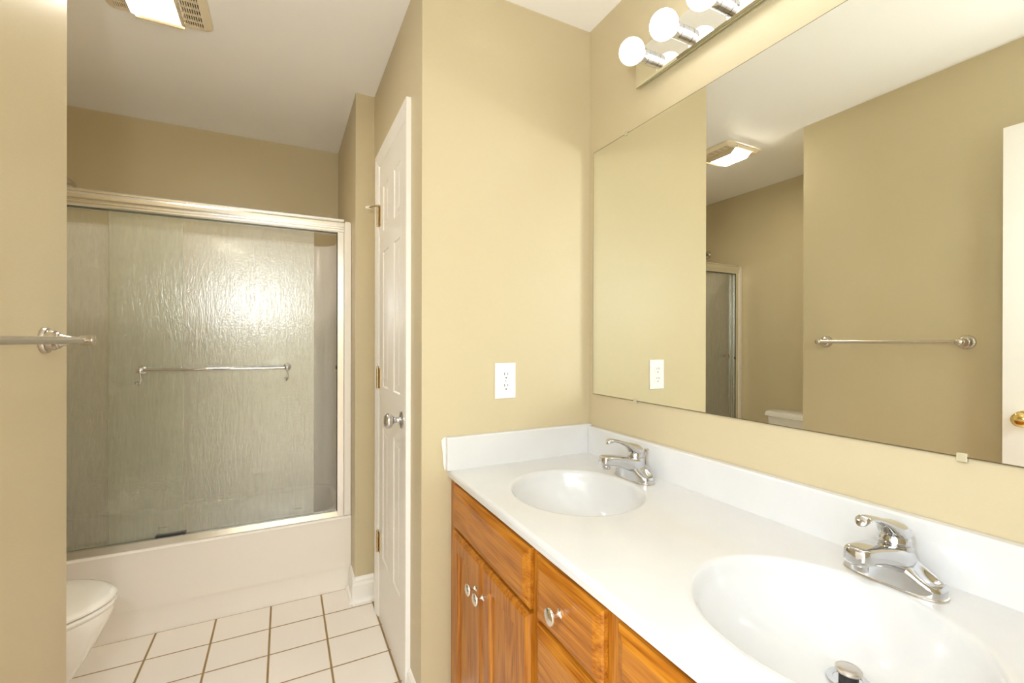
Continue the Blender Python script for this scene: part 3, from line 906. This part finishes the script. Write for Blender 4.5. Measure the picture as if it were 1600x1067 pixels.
# countertop with integral basins
ct = thing('vanity_countertop', 'glossy white cultured marble countertop with two oval sinks', 'countertop', ((.478+XM)/2, (VY0+VY1)/2, ZC0))
CX0, CX1 = .4785, XM-.003
SINKS = [(.740, 1.060), (.740, .402)]
SA, SB = .176, .190
DRX = .812
NS = 96
bm = bmesh.new()
cells = [(YR+.004, .402-.26), (.402-.26, .402+.26), (.402+.26, 1.06-.26), (1.06-.26, 1.06+.26), (1.06+.26, VY1)]
xf0 = CX0+.010
K = 1.09
for i, (a, b_) in enumerate(cells):
    if i in (0, 2, 4):
        vv = [bm.verts.new((x, y, ZC1)) for x, y in ((xf0, a), (CX1, a), (CX1, b_), (xf0, b_))]
        bm.faces.new(vv)
    else:
        scx, scy = SINKS[1 if i == 1 else 0]
        ang = sorted([2*PI*k/NS for k in range(NS)])
        ins, outs = [], []
        corners = [math.atan2(yy-scy, xx-scx) % (2*PI) for xx, yy in ((CX1, b_), (xf0, b_), (xf0, a), (CX1, a))]
        ang = sorted(set(ang) | set(corners))
        for t in ang:
            c, s_ = math.cos(t), math.sin(t)
            r = 1/math.sqrt((c/(SA*K))**2+(s_/(SB*K))**2)
            ins.append(bm.verts.new((scx+c*r, scy+s_*r, ZC1)))
            tx = ((CX1-scx)/c if c > 1e-9 else (xf0-scx)/c if c < -1e-9 else 1e9)
            tyy = ((b_-scy)/s_ if s_ > 1e-9 else (a-scy)/s_ if s_ < -1e-9 else 1e9)
            q_ = min(tx, tyy)
            outs.append(bm.verts.new((scx+c*q_, scy+s_*q_, ZC1)))
        n = len(ang)
        for k in range(n):
            j = (k+1) % n
            bm.faces.new((ins[k], outs[k], outs[j], ins[j]))
# front edge, underside, ends
ep = [(xf0, ZC1), (CX0+.006, ZC1-.0012), (CX0+.0022, ZC1-.0042), (CX0, ZC1-.009), (CX0, ZC0+.003), (CX0+.003, ZC0), (CX0+.02, ZC0), (VX+.03, ZC0)]
rows = [[bm.verts.new((x, y, z)) for x, z in ep] for y in (cells[0][0], VY1)]
for k in range(len(ep)-1):
    bm.faces.new((rows[0][k], rows[0][k+1], rows[1][k+1], rows[1][k]))
bmesh.ops.remove_doubles(bm, verts=bm.verts, dist=1e-5)
link('top_slab', bm, M['marble'], ct)
for scx, scy in SINKS:
    bm = bmesh.new()
    rgs = []
    D = .128
    for s_ in [K, 1.05, 1.03, 1.01, .99, .97, .95, .92, .88, .83, .77, .70, .62, .53, .44, .35, .27, .20, .15, .12]:
        def zf(s):
            if s >= 1.05: return 0
            t = (1.05-s)/1.05
            base = D*(1-(s/1.05)**3.0) if s < 1.05 else 0
            # soft roll over the rim
            k = min(1, (1.05-s)/.10)
            return -base*(k*k*(3-2*k)*.6+.4*k)
        sh_ = max(0, 1-s_)
        cxs = scx+(DRX-scx)*sh_/.88
        rgs.append([Vector((cxs+SA*s_*math.cos(2*PI*k/NS), scy+SB*s_*math.sin(2*PI*k/NS), ZC1+zf(s_))) for k in range(NS)])
    rings_mesh(bm, rgs, False, True)
    for f in bm.faces: f.normal_flip()
    link('sink_basin', bm, M['marble'], ct, smooth=60)
bm = bmesh.new()
pr = [(XM-.0015, ZC1-.0008), (XM-.020, ZC1-.0008), (XM-.0205, ZC1+.096), (XM-.0175, ZC1+.1005), (XM-.0015, ZC1+.1015)]
extrude_prof(bm, pr, lambda a, b, t: Vector((a, t, b)), cells[0][0], YO-.0218)
link('backsplash', bm, M['marble'], ct, bevel=.0015)
bm = bmesh.new()
pr = [(YO-.0015, ZC1-.0008), (YO-.020, ZC1-.0008), (YO-.0205, ZC1+.103), (YO-.0175, ZC1+.107), (YO-.0015, ZC1+.108)]
extrude_prof(bm, pr, lambda a, b, t: Vector((t, a, b)), .4705, XM-.002)
link('side_splash', bm, M['marble'], ct, bevel=.0015)
bm = bmesh.new()
lp = [(.456, ZC1+.096), (.462, ZC1+.104), (.4703, ZC1+.107), (.4703, ZC1-.003), (.468, ZC1-.001), (.463, ZC1+.02), (.4605, ZC1+.06), (.458, ZC1+.08)]
extrude_prof(bm, lp, lambda a, b, t: Vector((a, t, b)), YO-.003, YO-.0008)
link('caulk_bead', bm, M['caulk'], ct)

# drains
def drain(scy, label, lift):
    z0 = ZC1-.1258
    t = thing('sink_drain', label, 'drain', (DRX, scy, z0), group='drain stoppers in the two sinks')
    link('drain_flange', lathe(bmesh.new(), [(.0305, .0005), (.0300, .0022), (.0265, .0030), (.0215, .0012), (.0185, -.004), (0, -.006)], (DRX, scy, z0), n=40), M['chrome'], t, smooth=40)
    link('stopper_stem', lathe(bmesh.new(), [(.0135, -.004), (.0135, lift-.006), (.0120, lift-.005)], (DRX, scy, z0), n=28), M['black'], t, smooth=40)
    link('stopper_cap', lathe(bmesh.new(), [(.0165, lift-.005), (.0182, lift-.003), (.0182, lift), (.0165, lift+.0018), (.010, lift+.0026), (0, lift+.0028)], (DRX, scy, z0), n=36), M['stoppergrey'], t, smooth=40)
drain(1.060, 'pop-up drain stopper in the sink near the outlet wall', .010)
drain(.402, 'raised pop-up drain stopper in the nearer sink, at the bottom of the photo', .020)

# ------------------------------------------------------------------ faucets (built about the origin, spout towards -x)
def build_faucet(label):
    t = thing('faucet', label, 'faucet', (0, 0, 0), group=None)
    # body: stadium plan, long axis y, wings sloping to a raised centre, scooped wing tops
    def plan(s, k, n=72):
        a = 2*PI*k/n
        c, q_ = math.cos(a), math.sin(a)
        p_ = 3.0
        x = .0300*s*math.copysign(abs(c)**(2/p_), c); y = .0725*s*math.copysign(abs(q_)**(2/p_)*1.0, q_)
        return x, y
    def hz(x, y):
        u = min(1, abs(y)/.0725)
        ridge = .0135+.034*(1-(u**1.25)*(3-2*u) if u < 1 else 0)
        ridge = .0200+.036*max(0, 1-u*u*(3-2*u))
        crown = 1-.14*min(1, abs(x)/.030)**3
        sc_ = .0095*math.exp(-((abs(y)-.0480)/.0155)**4-(x/.0145)**4)
        return ridge*crown-sc_
    bm = bmesh.new()
    n = 72
    ss = [1, 1, .985, .95, .9, .83, .75, .66, .57, .48, .38, .28, .18, .08]
    rgs = []
    for i, s in enumerate(ss):
        r = []
        for k in range(n):
            x, y = plan(s, k)
            if i == 0: z = .0035
            elif i == 1: z = max(.008, hz(x, y)*.62)
            elif i == 2: z = hz(x, y)*.86
            else: z = hz(x, y)
            r.append(Vector((x, y, z)))
        rgs.append(r)
    rings_mesh(bm, rgs, True, True)
    link('faucet_body', bm, M['chrome'], t, smooth=60)
    bm = bmesh.new()
    rings_mesh(bm, [[Vector((*plan(1.03, k), .0004)) for k in range(n)], [Vector((*plan(1.03, k), .003)) for k in range(n)], [Vector((*plan(1.0, k), .0042)) for k in range(n)]], True, True)
    link('base_gasket', bm, M['nickel'], t)
    # spout
    bm = bmesh.new()
    secs = []
    for x, zc, hw, hh in ((.014, .036, .0290, .0210), (-.008, .042, .0320, .0215), (-.028, .0500, .0300, .0200), (-.052, .0580, .0260, .0175), (-.076, .0635, .0225, .0155), (-.098, .0670, .0205, .0145), (-.114, .0685, .0195, .0140), (-.122, .0690, .0170, .0132), (-.1255, .0690, .0115, .0105)):
        secs.append(((x, 0, zc), (0, hw, 0), (.12*hh, 0, hh)))
    loft(bm, secs, 40, 4.6)
    link('spout', bm, M['chrome'], t, smooth=50)
    link('aerator', lathe(bmesh.new(), [(.0115, .0), (.0120, .001), (.0120, .013), (.0108, .0165)], (-.1080, 0, .0430), (.10, 0, 1), 28), M['chrome'], t, smooth=40)
    # hub and dome
    link('hub', lathe(bmesh.new(), [(.0300, .030), (.0280, .045), (.0262, .058), (.0252, .066), (.0240, .0668)], (.004, 0, 0), (.04, 0, 1), 40), M['chrome'], t, smooth=40)
    bm = bmesh.new()
    # handle: dome sweeping forward into a lever that lifts and curls at the tip
    hs = []
    for x, z, hw, hh, tilt in ((.0262, .0750, .0080, .0045, 85), (.0250, .0770, .0150, .0085, 72), (.0210, .0800, .0195, .0130, 56), (.0130, .0840, .0222, .0165, 38), (.0020, .0885, .0228, .0180, 20), (-.0095, .0935, .0208, .0162, 4),
                               (-.0200, .0995, .0175, .0135, -10), (-.0310, .1060, .0140, .0104, -18), (-.0450, .1130, .0112, .0074, -20), (-.0640, .1200, .0098, .0056, -16), (-.0810, .1240, .0100, .0054, -9),
                               (-.0940, .1245, .0108, .0068, 2), (-.1015, .1230, .0104, .0082, 18), (-.1060, .1205, .0064, .0056, 30)):
        a = R(tilt)
        hs.append(((x, 0, z), (0, hw, 0), (hh*math.sin(a), 0, hh*math.cos(a))))
    loft(bm, hs, 32, 2.2)
    link('lever_handle', bm, M['chrome'], t, smooth=60)
    link('hub_collar', lathe(bmesh.new(), [(.0215, .0665), (.0215, .0690), (.0235, .0705), (.0235, .0760), (.0200, .082), (0, .084)], (.004, 0, 0), (.02, 0, 1), 40), M['chrome'], t, smooth=40)
    return t
def lift_rod(parent, z):
    bm = lathe(bmesh.new(), [(.0028, .0005), (.0028, z-.012), (.0034, z-.009), (.0072, z-.001), (.0068, z), (0, z+.001)], (.0450, 0, 0), (.06, 0, 1), 16)
    o = link('lift_rod', bm, M['nickel'], parent, smooth=35)
    return o
f1 = build_faucet('chrome single-lever faucet at the sink near the outlet wall, lift rod raised')
f1['group'] = 'faucets on the vanity countertop'
f2 = copy_tree(f1)
f2['label'] = 'chrome single-lever faucet at the nearer sink, lift rod pushed down'
lift_rod(f1, .086)
lift_rod(f2, .058)
f1.location = (.9585, 1.064, ZC1+.0003)
f2.location = (.9585, .4055, ZC1+.0003)
